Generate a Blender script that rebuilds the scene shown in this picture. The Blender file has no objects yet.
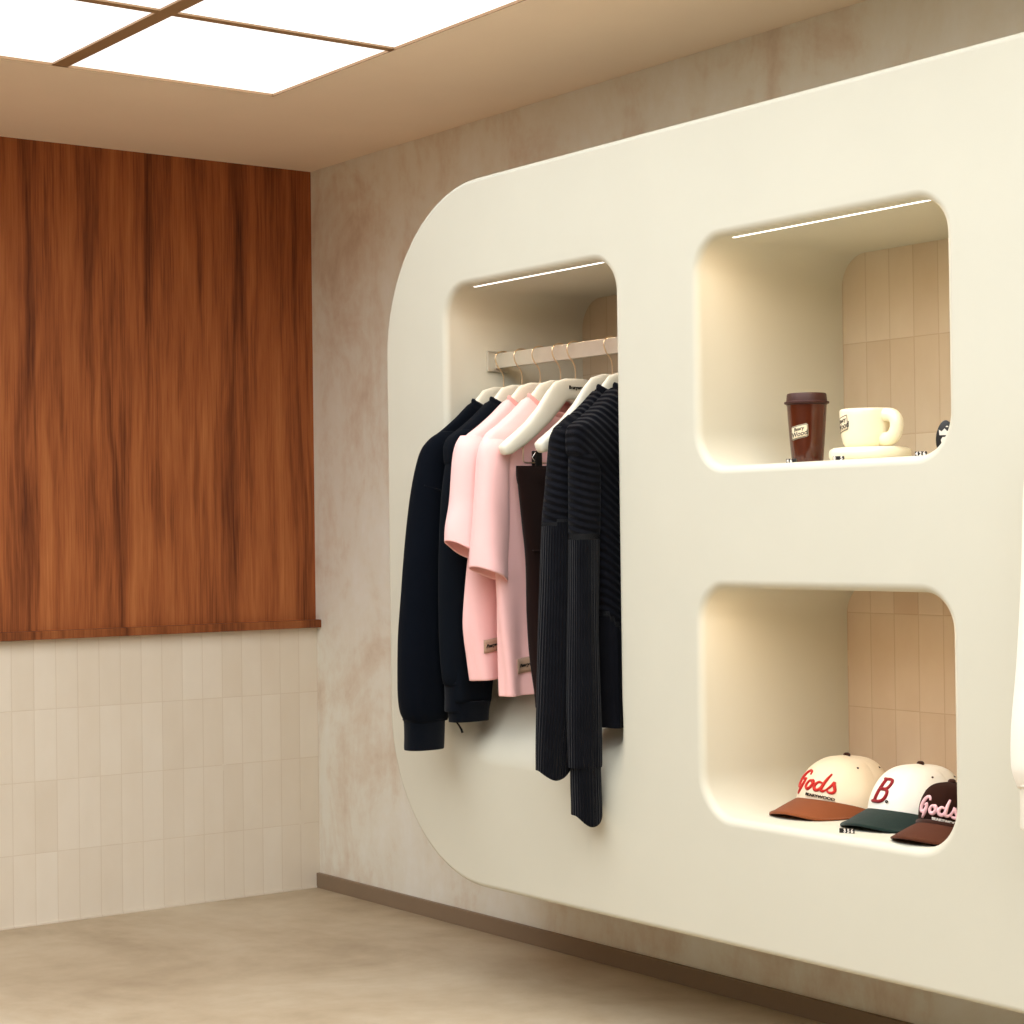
import bpy, bmesh, math, random
from mathutils import Vector, Matrix, noise
random.seed(7)
SC = bpy.context.scene
COL = SC.collection
PI = math.pi

# ------------------------------------------------------------------ helpers
def srgb(r, g, b):
    f = lambda c: (c / 12.92) if c <= .04045 else ((c + .055) / 1.055) ** 2.4
    return (f(r / 255), f(g / 255), f(b / 255), 1)

def link(o, parent=None):
    COL.objects.link(o)
    if parent is not None:
        o.parent = parent
        o.matrix_parent_inverse = Matrix.Identity(4)
        o.location = o.location - world_loc(parent)
    return o

def world_loc(o):
    v = Vector(o.location)
    while o.parent is not None:
        o = o.parent
        v += Vector(o.location)
    return v

def tag(o, label=None, cat=None, group=None, kind=None):
    if label: o['label'] = label
    if cat: o['category'] = cat
    if group: o['group'] = group
    if kind: o['kind'] = kind
    return o

def thing(name, label, cat, loc, group=None):
    o = bpy.data.objects.new(name, None)
    o.empty_display_size = .05
    o.location = loc
    link(o)
    return tag(o, label, cat, group)

def obj(name, bm, m, parent=None, smooth=True, angle=None):
    """link a bmesh given in world coordinates as one mesh object; its origin follows its parent"""
    me = bpy.data.meshes.new(name)
    bmesh.ops.recalc_face_normals(bm, faces=bm.faces[:]) if len(bm.faces) else None
    for f in bm.faces: f.smooth = smooth
    if angle is not None:
        for e in bm.edges:
            if len(e.link_faces) == 2 and e.calc_face_angle(0) > angle: e.smooth = False
    bm.to_mesh(me); bm.free()
    if m is not None: me.materials.append(m)
    o = bpy.data.objects.new(name, me)
    COL.objects.link(o)
    if parent is not None:
        o.parent = parent
        o.location = -world_loc(parent)
    return o

def box(bm, x0, x1, y0, y1, z0, z1, bev=0):
    r = bmesh.ops.create_cube(bm, size=1)
    vs = r['verts']
    for v in vs:
        v.co = Vector((x0 + (v.co.x + .5) * (x1 - x0), y0 + (v.co.y + .5) * (y1 - y0), z0 + (v.co.z + .5) * (z1 - z0)))
    if bev:
        es = list({e for v in vs for e in v.link_edges})
        bmesh.ops.bevel(bm, geom=es, offset=bev, segments=2, affect='EDGES', profile=.5)
    return bm

def quad(bm, pts):
    bm.faces.new([bm.verts.new(p) for p in pts])

def tube(bm, pts, rad, n=10, cap=True):
    pts = [Vector(p) for p in pts]
    rads = rad if isinstance(rad, (list, tuple)) else [rad] * len(pts)
    rings = []
    up = None
    for i, p in enumerate(pts):
        t = (pts[min(i + 1, len(pts) - 1)] - pts[max(i - 1, 0)]).normalized()
        if up is None:
            up = t.orthogonal().normalized()
        up = (up - t * up.dot(t)).normalized()
        s = t.cross(up)
        rings.append([bm.verts.new(p + (up * math.cos(2 * PI * k / n) + s * math.sin(2 * PI * k / n)) * rads[i]) for k in range(n)])
    for a, b in zip(rings, rings[1:]):
        for k in range(n):
            bm.faces.new((a[k], a[(k + 1) % n], b[(k + 1) % n], b[k]))
    if cap:
        bm.faces.new(rings[0][::-1]); bm.faces.new(rings[-1])
    return bm

def crom(pts, m=8):
    """catmull-rom through points"""
    P = [Vector(p) for p in pts]
    P = [P[0] * 2 - P[1]] + P + [P[-1] * 2 - P[-2]]
    out = []
    for i in range(1, len(P) - 2):
        a, b, c, d = P[i - 1:i + 3]
        for k in range(m):
            t = k / m
            out.append(.5 * ((2 * b) + (c - a) * t + (2 * a - 5 * b + 4 * c - d) * t * t + (3 * b - a - 3 * c + d) * t ** 3))
    out.append(P[-2])
    return out

def lathe(bm, prof, c, n=48, closed=False):
    rings = []
    for r, z in prof:
        if r < 1e-6:
            rings.append([bm.verts.new((c[0], c[1], c[2] + z))])
        else:
            rings.append([bm.verts.new((c[0] + r * math.cos(2 * PI * k / n), c[1] + r * math.sin(2 * PI * k / n), c[2] + z)) for k in range(n)])
    for a, b in zip(rings, rings[1:]):
        for k in range(n):
            j = (k + 1) % n
            if len(a) == 1 and len(b) > 1: bm.faces.new((a[0], b[j], b[k]))
            elif len(b) == 1 and len(a) > 1: bm.faces.new((a[k], a[j], b[0]))
            elif len(a) > 1: bm.faces.new((a[k], a[j], b[j], b[k]))
    return bm

def text_bm(body, size=1.0, shear=0, extrude=.02, offset=.0, spacing=1.0):
    """the built-in typeface as a mesh in the XY plane, centred"""
    cu = bpy.data.curves.new('lettering', 'FONT')
    cu.body = body; cu.size = size; cu.shear = shear; cu.extrude = extrude; cu.offset = offset
    cu.align_x = 'CENTER'; cu.align_y = 'CENTER'; cu.space_character = spacing
    o = bpy.data.objects.new('lettering', cu)
    COL.objects.link(o)
    dg = bpy.context.evaluated_depsgraph_get(); dg.update()
    me = bpy.data.meshes.new_from_object(o.evaluated_get(dg))
    bm = bmesh.new(); bm.from_mesh(me)
    bpy.data.objects.remove(o); bpy.data.curves.remove(cu); bpy.data.meshes.remove(me)
    return bm

def subdivide_long(bm, L):
    bmesh.ops.triangulate(bm, faces=bm.faces[:])
    for _ in range(5):
        es = [e for e in bm.edges if e.calc_length() > L]
        if not es: break
        bmesh.ops.subdivide_edges(bm, edges=es, cuts=1)
        bmesh.ops.triangulate(bm, faces=[f for f in bm.faces if len(f.verts) > 3])

def merge(dst, src):
    me = bpy.data.meshes.new('tmp'); src.to_mesh(me); src.free(); dst.from_mesh(me); bpy.data.meshes.remove(me)

# ------------------------------------------------------------------ materials
class NT:
    def __init__(s, name):
        s.m = bpy.data.materials.new(name); s.m.use_nodes = True
        s.t = s.m.node_tree; s.n = s.t.nodes; s.l = s.t.links
        s.b = s.n['Principled BSDF']
        s.tc = s.n.new('ShaderNodeTexCoord')
    def node(s, typ, **kw):
        q = s.n.new(typ)
        for k, v in kw.items():
            if k in q.inputs.keys() if not hasattr(q, k) else False: q.inputs[k].default_value = v
            elif hasattr(q, k): setattr(q, k, v)
        return q
    def lk(s, a, b): s.l.new(a, b)
    def mapping(s, scale=(1, 1, 1), src='Object', loc=(0, 0, 0)):
        q = s.n.new('ShaderNodeMapping'); q.inputs['Scale'].default_value = scale; q.inputs['Location'].default_value = loc
        s.lk(s.tc.outputs[src], q.inputs['Vector']); return q.outputs[0]
    def noise(s, vec, scale=5, detail=4, rough=.5, dist=0):
        q = s.n.new('ShaderNodeTexNoise'); q.inputs['Scale'].default_value = scale; q.inputs['Detail'].default_value = detail
        q.inputs['Roughness'].default_value = rough; q.inputs['Distortion'].default_value = dist
        if vec is not None: s.lk(vec, q.inputs['Vector'])
        return q.outputs['Fac']
    def ramp(s, fac, stops, interp='LINEAR'):
        q = s.n.new('ShaderNodeValToRGB'); q.color_ramp.interpolation = interp
        el = q.color_ramp.elements
        while len(el) < len(stops): el.new(.5)
        for e, (p, c) in zip(el, stops): e.position = p; e.color = c
        s.lk(fac, q.inputs[0]); return q.outputs[0]
    def mix(s, fac, a, b, mode='MIX'):
        q = s.n.new('ShaderNodeMix'); q.data_type = 'RGBA'; q.blend_type = mode
        for sock, v in ((q.inputs[0], fac), (q.inputs[6], a), (q.inputs[7], b)):
            if isinstance(v, (int, float)): sock.default_value = v
            elif isinstance(v, tuple): sock.default_value = v
            else: s.lk(v, sock)
        return q.outputs[2]
    def math(s, op, a, b=None, c=None):
        q = s.n.new('ShaderNodeMath'); q.operation = op
        for i, v in enumerate((a, b, c)):
            if v is None: continue
            if isinstance(v, (int, float)): q.inputs[i].default_value = v
            else: s.lk(v, q.inputs[i])
        return q.outputs[0]
    def bump(s, h, strength=.3, dist=.01):
        q = s.n.new('ShaderNodeBump'); q.inputs['Strength'].default_value = strength; q.inputs['Distance'].default_value = dist
        s.lk(h, q.inputs['Height']); s.lk(q.outputs[0], s.b.inputs['Normal'])
    def col(s, c):
        if isinstance(c, tuple): s.b.inputs['Base Color'].default_value = c
        else: s.lk(c, s.b.inputs['Base Color'])
    def rough(s, r, spec=.5):
        s.b.inputs['Roughness'].default_value = r; s.b.inputs['Specular IOR Level'].default_value = spec

def plain(name, c, rough=.6, spec=.4, var=.04, vscale=20, bump=.0, bscale=200, metal=0):
    k = NT(name)
    n = k.noise(k.mapping(), vscale, 4)
    lo = tuple(x * (1 - var) for x in c[:3]) + (1,); hi = tuple(min(1, x * (1 + var)) for x in c[:3]) + (1,)
    k.col(k.ramp(n, [(.3, lo), (.7, hi)]))
    k.rough(rough, spec); k.b.inputs['Metallic'].default_value = metal
    if bump:
        k.bump(k.noise(k.mapping(), bscale, 3), bump, .002)
    return k.m

def fabric(name, c, rough=.9, weave=900, bump=.25, var=.05, sheen=.15):
    k = NT(name)
    v = k.mapping()
    n = k.noise(v, 9, 5)
    lo = tuple(x * (1 - var) for x in c[:3]) + (1,); hi = tuple(min(1, x * (1 + var)) for x in c[:3]) + (1,)
    k.col(k.ramp(n, [(.3, lo), (.7, hi)]))
    k.rough(rough, .2 if max(c[:3]) > .05 else .04)
    k.b.inputs['Sheen Weight'].default_value = sheen
    k.b.inputs['Sheen Roughness'].default_value = .5
    w = k.noise(v, weave, 2)
    f = k.noise(k.mapping((1, 1, .35)), 16, 3)
    k.bump(k.math('ADD', w, k.math('MULTIPLY', f, 3.0)), bump, .002)
    return k.m

def knit(name, c):
    k = NT(name)
    a = k.n.new('ShaderNodeAttribute'); a.attribute_name = 'rib'
    s = k.math('SINE', k.math('MULTIPLY', a.outputs['Fac'], 2 * PI))
    h = k.math('MULTIPLY_ADD', s, .5, .5)
    n = k.noise(k.mapping(), 350, 3)
    k.col(k.ramp(k.noise(k.mapping(), 30, 4), [(.3, tuple(x * .85 for x in c[:3]) + (1,)), (.7, tuple(x * 1.15 for x in c[:3]) + (1,))]))
    k.rough(.9, .05)
    k.b.inputs['Sheen Weight'].default_value = .06
    k.b.inputs['Sheen Roughness'].default_value = .4
    d = k.n.new('ShaderNodeAttribute'); d.attribute_name = 'rib_depth'
    k.bump(k.math('MULTIPLY_ADD', n, .2, k.math('MULTIPLY', h, d.outputs['Fac'])), .95, .0055)
    return k.m

def emit(name, c, strength):
    k = NT(name)
    k.col((.8, .8, .8, 1))
    k.b.inputs['Emission Color'].default_value = c
    k.b.inputs['Emission Strength'].default_value = strength
    return k.m

def tiles(name, axis, w, h, oz, ou, cols, grout, rough=.3, gw=.0022):
    """hand-made stacked tiles: every tile its own tone, thin grout lines, slightly wavy glaze"""
    k = NT(name)
    sep = k.n.new('ShaderNodeSeparateXYZ'); k.lk(k.tc.outputs['Object'], sep.inputs[0])
    u = k.math('DIVIDE', k.math('ADD', sep.outputs[axis], ou), w)
    v = k.math('DIVIDE', k.math('ADD', sep.outputs[2], oz), h)
    fu, fv = k.math('FLOOR', u), k.math('FLOOR', v)
    cb = k.n.new('ShaderNodeCombineXYZ'); k.lk(fu, cb.inputs[0]); k.lk(fv, cb.inputs[1])
    wn = k.n.new('ShaderNodeTexWhiteNoise'); wn.noise_dimensions = '2D'; k.lk(cb.outputs[0], wn.inputs['Vector'])
    base = k.ramp(wn.outputs['Value'], [(0, cols[0]), (.5, cols[1]), (1, cols[2])])
    cloud = k.noise(k.mapping((1, 1, .5)), 14, 5)
    base = k.mix(.35, base, k.ramp(cloud, [(.3, cols[0]), (.7, cols[2])]))
    def edge(t, size):
        f = k.math('FRACT', t)
        d = k.math('MINIMUM', f, k.math('SUBTRACT', 1.0, f))
        return k.math('MULTIPLY', d, size)
    eu, ev = edge(u, w), edge(v, h)
    # only some of the joints show, as with tiles set tight
    d = k.math('MINIMUM', eu, ev)
    gm = k.math('LESS_THAN', d, gw * .5)
    gn = k.math('MULTIPLY', gm, k.math('GREATER_THAN', k.noise(k.mapping(), 6, 2), .30))
    k.col(k.mix(k.math('MULTIPLY', gn, .30), base, grout))
    q = k.n.new('ShaderNodeMapRange'); q.inputs['From Min'].default_value = 0; q.inputs['From Max'].default_value = gw * 1.6
    k.lk(d, q.inputs['Value'])
    wav = k.noise(k.mapping(), 22, 2)
    tilt = k.math('MULTIPLY', wn.outputs['Value'], .6)
    hgt = k.math('ADD', q.outputs[0], k.math('ADD', k.math('MULTIPLY', wav, 1.3), tilt))
    k.bump(hgt, .22, .002)
    k.rough(rough, .5)
    return k.m

def m_wood(name, dark=1.0):
    k = NT(name)
    wob = k.noise(k.mapping((1, 4.0, .8)), 1.6, 3, .5)
    # the coordinate across the grain, bent slowly along the height
    sep = k.n.new('ShaderNodeSeparateXYZ'); k.lk(k.tc.outputs['Object'], sep.inputs[0])
    yy = k.math('ADD', sep.outputs[1], k.math('MULTIPLY', wob, .07))
    cb = k.n.new('ShaderNodeCombineXYZ'); k.lk(yy, cb.inputs[0]); k.lk(k.math('MULTIPLY', sep.outputs[2], .05), cb.inputs[1])
    broad = k.noise(cb.outputs[0], 11, 3, .5)
    mid = k.noise(cb.outputs[0], 48, 4, .6)
    cb2 = k.n.new('ShaderNodeCombineXYZ'); k.lk(sep.outputs[1], cb2.inputs[0]); k.lk(k.math('MULTIPLY', sep.outputs[2], .02), cb2.inputs[1])
    fine = k.noise(cb2.outputs[0], 230, 3, .6)
    t = k.math('ADD', k.math('MULTIPLY', broad, .50), k.math('ADD', k.math('MULTIPLY', mid, .30), k.math('MULTIPLY', fine, .20)))
    D = lambda r, g, b: tuple(x * dark for x in srgb(r, g, b)[:3]) + (1,)
    k.col(k.ramp(t, [(.36, D(72, 38, 24)), (.43, D(118, 64, 36)), (.52, D(160, 92, 52)), (.66, D(192, 122, 72))]))
    k.rough(.5, .15)
    k.bump(mid, .06, .002)
    return k.m

def m_plaster():
    k = NT('limewashed plaster')
    big = k.noise(k.mapping((1, 1, .8)), 3.2, 6, .62, .6)
    brush = k.noise(k.mapping((1, 1, .35)), 9, 6, .65, .4)
    spots = k.noise(k.mapping(), 26, 5, .6)
    t = k.math('ADD', k.math('MULTIPLY', big, .6), k.math('ADD', k.math('MULTIPLY', brush, .28), k.math('MULTIPLY', spots, .12)))
    k.col(k.ramp(t, [(.34, srgb(206, 186, 164)), (.44, srgb(224, 212, 194)), (.52, srgb(233, 229, 215)), (.64, srgb(238, 237, 228))]))
    k.rough(.85, .2)
    k.bump(k.math('ADD', brush, k.math('MULTIPLY', spots, .5)), .25, .004)
    return k.m

def m_floor():
    k = NT('beige microcement')
    big = k.noise(k.mapping((1, 1.3, 1)), 1.3, 6, .6, .8)
    sm = k.noise(k.mapping(), 9, 5, .6)
    t = k.math('ADD', k.math('MULTIPLY', big, .72), k.math('MULTIPLY', sm, .28))
    k.col(k.ramp(t, [(.35, srgb(158, 139, 112)), (.5, srgb(178, 160, 133)), (.65, srgb(192, 177, 152))]))
    k.rough(.5, .35)
    k.bump(sm, .05, .003)
    return k.m

CREAM = srgb(206, 203, 186)
M = dict(
    cream=plain('cream paint', CREAM, .55, .35, .012, 6, .02, 300),
    wood=m_wood('walnut veneer'), ledge=m_wood('walnut ledge', .72),
    plaster=m_plaster(), floor=m_floor(),
    tile=tiles('cream wall tile', 1, .0655, .2, 0, 0.0, [srgb(221, 208, 188), srgb(226, 214, 195), srgb(231, 221, 204)], srgb(190, 166, 136), .35),
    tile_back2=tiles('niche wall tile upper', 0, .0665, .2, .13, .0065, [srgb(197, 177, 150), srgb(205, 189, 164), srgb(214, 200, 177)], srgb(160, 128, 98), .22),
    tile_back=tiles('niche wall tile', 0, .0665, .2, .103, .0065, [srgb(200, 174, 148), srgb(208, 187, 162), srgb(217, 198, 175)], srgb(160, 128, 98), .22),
    ceiling=plain('ceiling paint', srgb(244, 226, 204), .8, .2, .015, 4),
    grid=plain('tan light frame', srgb(150, 118, 84), .6, .3, .03, 8),
    base=plain('taupe skirting', srgb(138, 118, 96), .6, .3, .03, 10),
    wallw=plain('charcoal wall', srgb(70, 66, 62), .8, .2, .02, 4),
    wallf=plain('pale grey wall', srgb(165, 163, 160), .8, .2, .02, 4),
    panel=emit('luminous ceiling sheet', (.98, 1.0, 1.0, 1), 1.03),
    led=emit('led diffuser', (1.0, .97, .90, 1), 2.6),
    nickel=plain('satin nickel', srgb(214, 210, 196), .35, .5, .02, 40, 0, 200, .55),
    wire=plain('pale gold wire', srgb(226, 202, 168), .3, .5, .02, 40, 0, 200, .9),
    hanger=plain('cream lacquered hanger', srgb(226, 222, 204), .35, .5, .015, 15),
    ink=plain('black print', srgb(28, 24, 22), .6, .3),
    navy=fabric('navy jersey', srgb(9, 13, 20), .95, 900, .2, .1, .02),
    navy2=fabric('dark charcoal navy jersey', srgb(13, 17, 23), .95, 900, .2, .1, .02),
    navyrib=fabric('navy ribbing', srgb(8, 12, 19), .9, 500, .3, .1, .1),
    pink=fabric('pink jersey', srgb(250, 198, 194), .9, 900, .2, .03, .2),
    pinkrib=fabric('pink ribbing', srgb(226, 160, 152), .9, 700, .3, .03, .2),
    patch=fabric('woven tan label', srgb(178, 146, 122), .8, 700, .3),
    trouser=fabric('dark brown twill', srgb(31, 18, 15), .9, 900, .2, .1, .1),
    knit=knit('black ribbed knit', srgb(16, 17, 22)),
    white_fab=fabric('white jersey', srgb(238, 232, 218), .9, 900, .2, .02, .2),
    white_rib=fabric('white ribbing', srgb(222, 215, 198), .9, 500, .3, .02, .2),
    capcream=fabric('cream canvas', srgb(236, 222, 196), .85, 700, .3, .03),
    capwhite=fabric('white canvas', srgb(240, 238, 228), .85, 700, .3, .02),
    capbrown=fabric('dark brown canvas', srgb(42, 22, 16), .85, 700, .3, .06, .03),
    suede=fabric('rust suede', srgb(126, 68, 34), .9, 500, .2, .08, .1),
    suede2=fabric('brown suede', srgb(76, 38, 20), .9, 500, .2, .08, .05),
    green=fabric('bottle green wool', srgb(29, 44, 40), .9, 600, .3, .08),
    red=fabric('red embroidery', srgb(190, 40, 32), .6, 600, .4, .05),
    darkred=fabric('dark red embroidery', srgb(138, 20, 30), .6, 600, .4, .05),
    pinkthread=fabric('pink embroidery', srgb(238, 190, 196), .6, 600, .4, .03),
    whitethread=fabric('white embroidery', srgb(240, 232, 222), .6, 600, .4, .03),
    blackthread=fabric('black embroidery', srgb(34, 28, 26), .7, 600, .4, .05),
    darkbutton=fabric('dark brown button cloth', srgb(60, 36, 28), .8, 600, .3),
    ceramic=plain('brown glazed ceramic', srgb(76, 33, 17), .12, .6, .15, 14),
    lid=plain('brown silicone lid', srgb(62, 31, 26), .5, .4, .04),
    mug=plain('cream glazed ceramic', srgb(246, 236, 206), .28, .5, .01),
    sticker=plain('cream paper sticker', srgb(232, 218, 188), .6, .3, .02),
    black=plain('black plastic', srgb(24, 22, 20), .35, .5),
    steel=plain('bright steel', srgb(200, 196, 190), .25, .5, .02, 40, 0, 200, .9),
)

# ------------------------------------------------------------------ the room
H, RX, RY = 2.2, 8.0, -6.4          # ceiling height, far ends of the room
def structure(name, bm, m, smooth=False):
    o = obj(name, bm, m, None, smooth); o['kind'] = 'structure'; return o

bm = bmesh.new(); box(bm, -.15, RX + .15, RY - .15, .15, -.1, 0); structure('floor', bm, M['floor'])
bm = bmesh.new(); box(bm, -.15, RX + .15, 0, .15, 0, H + .1); structure('wall_right', bm, M['plaster'])
bm = bmesh.new(); box(bm, -.15, -.006, RY, 0, .80, H + .1); structure('wall_left', bm, M['wood'])
bm = bmesh.new(); box(bm, -.15, 0, RY, 0, 0, .797); structure('wall_left_lower', bm, M['tile'])
bm = bmesh.new(); box(bm, -.10, .028, RY, 0, .797, .821, .002); structure('trim_1', bm, M['ledge'])
bm = bmesh.new(); box(bm, 0, .004, RY, 0, 0, .006); structure('trim_2', bm, M['tile'])
bm = bmesh.new(); box(bm, 0, RX, -.012, 0, 0, .045, .001); structure('baseboard_right', bm, M['base'])
bm = bmesh.new(); box(bm, -.15, RX + .15, RY - .15, RY, 0, H + .1); structure('wall_front', bm, M['wallf'])
bm = bmesh.new(); box(bm, RX, RX + .15, RY, 0, 0, H + .1); structure('wall_back', bm, M['wallw'])

# luminous ceiling: sheets in a flush tan grid, let into the ceiling
GX, GY, NX, NY = .845, -.612, 11, 6
PX, PY = .568, .595
WX, WY = .543, .555
x_end, y_end = GX + NX * PX - (PX - WX), GY - NY * PY + (PY - WY)
bm = bmesh.new()
q_ = .0026
box(bm, -.15, RX + .15, GY + q_, .15, H, H + .1); box(bm, -.15, RX + .15, RY - .15, y_end - q_, H, H + .1)
box(bm, -.15, GX - q_, y_end - q_, GY + q_, H, H + .1); box(bm, x_end + q_, RX + .15, y_end - q_, GY + q_, H, H + .1)
structure('ceiling', bm, M['ceiling'])
bm = bmesh.new()
for i in range(NX - 1):
    xa = GX + i * PX + WX; box(bm, xa, xa + PX - WX, y_end, GY, H + .001, H + .05)
for j in range(NY - 1):
    ya = GY - j * PY - WY; box(bm, GX, x_end, ya - (PY - WY), ya, H + .0005, H + .049)
e = .0028
box(bm, GX - e, GX, y_end - e, GY + e, H - .0015, H + .0045); box(bm, x_end, x_end + e, y_end - e, GY + e, H - .0015, H + .0045)
box(bm, GX, x_end, GY, GY + e, H - .0015, H + .0045); box(bm, GX, x_end, y_end - e, y_end, H - .0015, H + .0045)
structure('trim_3', bm, M['grid'])
LAMP, SPREAD = 2.4, 162
seen = {(0, 0): 'luminous ceiling panel at the grid corner nearest both the wood and plaster walls',
        (1, 0): 'luminous ceiling panel beside the corner panel, along the plaster wall',
        (0, 1): 'luminous ceiling panel beside the corner panel, along the wood wall',
        (1, 1): 'luminous ceiling panel diagonally across the tan grid crossing from the corner panel'}
for i in range(NX):
    for j in range(NY):
        xa, ya = GX + i * PX, GY - j * PY
        if i == j == 0 or True:
            bm = bmesh.new(); box(bm, xa, xa + WX, ya - WY, ya, H + .005, H + .03)
            lab = seen.get((i, j), 'luminous ceiling panel further along the light grid, out of the picture')
            o = obj('ceiling_light', bm, M['panel'], None, False)
            tag(o, lab, 'ceiling light', 'luminous ceiling panels')
            # area lamp carrying the panel's light, its spread narrowed to favour downward light
            ld = bpy.data.lights.new('ceiling_lamp', 'AREA'); ld.shape = 'RECTANGLE'; ld.size = WX; ld.size_y = WY
            ld.energy = LAMP; ld.color = (.925, 1.0, 1.085); ld.spread = math.radians(SPREAD)
            lo = bpy.data.objects.new('ceiling_lamp', ld); COL.objects.link(lo)
            lo.parent = o; lo.location = (xa + WX / 2, ya - WY / 2, H + .0045)

# ------------------------------------------------------------------ the display unit
P = .44                                             # how far it stands off the wall
FY = -P
def rrect(x0, x1, z0, z1, r, y, n=14, rb=None):
    pts = []
    b_ = r if rb is None else rb
    for cx, cz, a0, r in ((x1 - r, z1 - r, 0, r), (x0 + r, z1 - r, 90, r), (x0 + b_, z0 + b_, 180, b_), (x1 - b_, z0 + b_, 270, b_)):
        for k in range(n + 1):
            a = math.radians(a0 + 90 * k / n)
            pts.append(Vector((cx + r * math.cos(a), y, cz + r * math.sin(a))))
    return pts
def ring(bm, pts): return [bm.verts.new(p) for p in pts]
def bridge(bm, a, b):
    n = len(a)
    for k in range(n): bm.faces.new((a[k], a[(k + 1) % n], b[(k + 1) % n], b[k]))
def loop_edges(bm, vs):
    return [bm.edges.get((vs[k], vs[(k + 1) % len(vs)])) or bm.edges.new((vs[k], vs[(k + 1) % len(vs)])) for k in range(len(vs))]

N1 = (1.358, 1.991, .470, 1.660, .075, .16)
N2 = (2.253, 2.903, 1.204, 1.660, .068, .075)
N3 = (2.253, 2.903, .505, .960, .068, .085)
N4 = (3.140, 3.773, .470, 1.660, .075, .16)
UX0, UX1, UZ0, UZ1, UR = 1.092, 4.045, .252, 1.908, .395
BACK = -.022
unit = thing('display_unit', 'large cream wall display unit with rounded corners and four recessed niches', 'display unit', ((UX0 + UX1) / 2, 0, UZ0))
bm = bmesh.new()
RE = .012
out0 = ring(bm, rrect(UX0, UX1, UZ0, UZ1, UR, -.0005, 24))
prev = out0
S = 6
front_loops = []
for k in range(S + 1):
    a = PI / 2 * k / S
    ins = RE * (1 - math.cos(a)); yy = FY + RE * (1 - math.sin(a))
    rg = ring(bm, rrect(UX0 + ins, UX1 - ins, UZ0 + ins, UZ1 - ins, UR - ins, yy, 24))
    bridge(bm, prev, rg); prev = rg
edges = loop_edges(bm, prev)
RF = .017
for (x0, x1, z0, z1, r, rb) in (N2, N3):
    S = 8; prev = None
    for k in range(S + 1):
        a = PI / 2 * k / S
        off = RF * (1 - math.sin(a)); yy = FY + RF * (1 - math.cos(a))
        rg = ring(bm, rrect(x0 - off, x1 + off, z0 - off, z1 + off, r + off, yy, 14, rb + off))
        if prev is None: edges += loop_edges(bm, rg)
        else: bridge(bm, prev, rg)
        prev = rg
    rg = ring(bm, rrect(x0, x1, z0, z1, r, BACK, 14, rb)); bridge(bm, prev, rg)
# the two hanging niches run out at the bottom in a smooth scoop that meets the front
def scoop(z, z0):
    t = min(1, max(0, (z - z0) / .68)); return t * t * (3 - 2 * t)
for (x0, x1, z0, z1, r, rb) in (N1, N4):
    half = []                                        # right-hand side of the outline from the bottom up: inset from x1, height
    for k in range(19):
        a = math.radians(270 + 90 * k / 18); half.append((-(rb) + rb * math.cos(a), z0 + rb + rb * math.sin(a), math.cos(a), math.sin(a)))
    zs = z0 + rb
    for k in range(1, 30): half.append((0, zs + (z1 - r - zs) * k / 30, 1, 0))
    for k in range(15):
        a = math.radians(90 * k / 14); half.append((-r + r * math.cos(a), z1 - r + r * math.sin(a), math.cos(a), math.sin(a)))
    def side(sgn):
        out = []
        for (dx, z, nx, nz) in half:
            col_ = []
            dep = (BACK - FY) * scoop(z, z0 - .004)
            f = min(RF, dep * .5)
            soft = min(1, max(0, (.115 - dep) / .08)) * (z < .9)      # near the foot the side melts into the front
            for k in range(13):
                a = PI / 2 * min(k, 11) / 11
                off, yy = (f * (1 - math.sin(a)), f * (1 - math.cos(a))) if k < 12 else (0, dep)
                u_ = k / 12
                off2, yy2 = .022 - .092 * u_, dep * u_ * u_ * (3 - 2 * u_)
                off = off * (1 - soft) + off2 * soft; yy = yy * (1 - soft) + yy2 * soft
                xx = x1 + dx + nx * off
                col_.append(Vector((xx if sgn > 0 else x0 + x1 - xx, FY + yy, z + nz * off)))
            out.append([bm.verts.new(p) for p in col_])
        return out
    Rs, Ls = side(1), side(-1)
    for S_ in (Rs, Ls):
        for a, b in zip(S_, S_[1:]):
            for k in range(12): bm.faces.new((a[k], a[k + 1], b[k + 1], b[k]))
    NXX = 16
    rowsb = []
    for a, b in zip(Ls, Rs):
        p, q = a[-1], b[-1]
        rowsb.append([p] + [bm.verts.new(p.co.lerp(q.co, k / NXX)) for k in range(1, NXX)] + [q])
    for a, b in zip(rowsb, rowsb[1:]):
        for k in range(NXX): bm.faces.new((a[k], a[k + 1], b[k + 1], b[k]))
    # the flat of the ceiling and of the foot of the outline close themselves: join left and right there
    for S_i in (0, -1):
        a, b = Ls[S_i], Rs[S_i]
        for k in range(12): bm.faces.new((a[k], a[k + 1], b[k + 1], b[k]))
    lp = [v[0] for v in Rs] + [v[0] for v in reversed(Ls)]
    edges += loop_edges(bm, lp)
res = bmesh.ops.triangle_fill(bm, use_beauty=True, use_dissolve=False, edges=edges, normal=(0, -1, 0))
ff = [g for g in res['geom'] if isinstance(g, bmesh.types.BMFace)]
ffi = set(f.index for f in ff)
body = obj('carcass', bm, M['cream'], unit)
for p in body.data.polygons:
    if p.normal.y < -.9999: p.use_smooth = False
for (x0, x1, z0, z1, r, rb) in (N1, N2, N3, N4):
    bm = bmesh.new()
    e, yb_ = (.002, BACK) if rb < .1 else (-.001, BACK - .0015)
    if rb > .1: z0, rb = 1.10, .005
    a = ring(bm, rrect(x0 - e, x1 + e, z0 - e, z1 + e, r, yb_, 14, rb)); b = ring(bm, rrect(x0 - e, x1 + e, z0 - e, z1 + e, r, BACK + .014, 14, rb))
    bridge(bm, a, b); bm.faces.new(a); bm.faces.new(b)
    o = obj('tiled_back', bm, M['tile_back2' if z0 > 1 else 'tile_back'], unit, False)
    o['label'] = 'beige tiled back of a niche'
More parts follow.
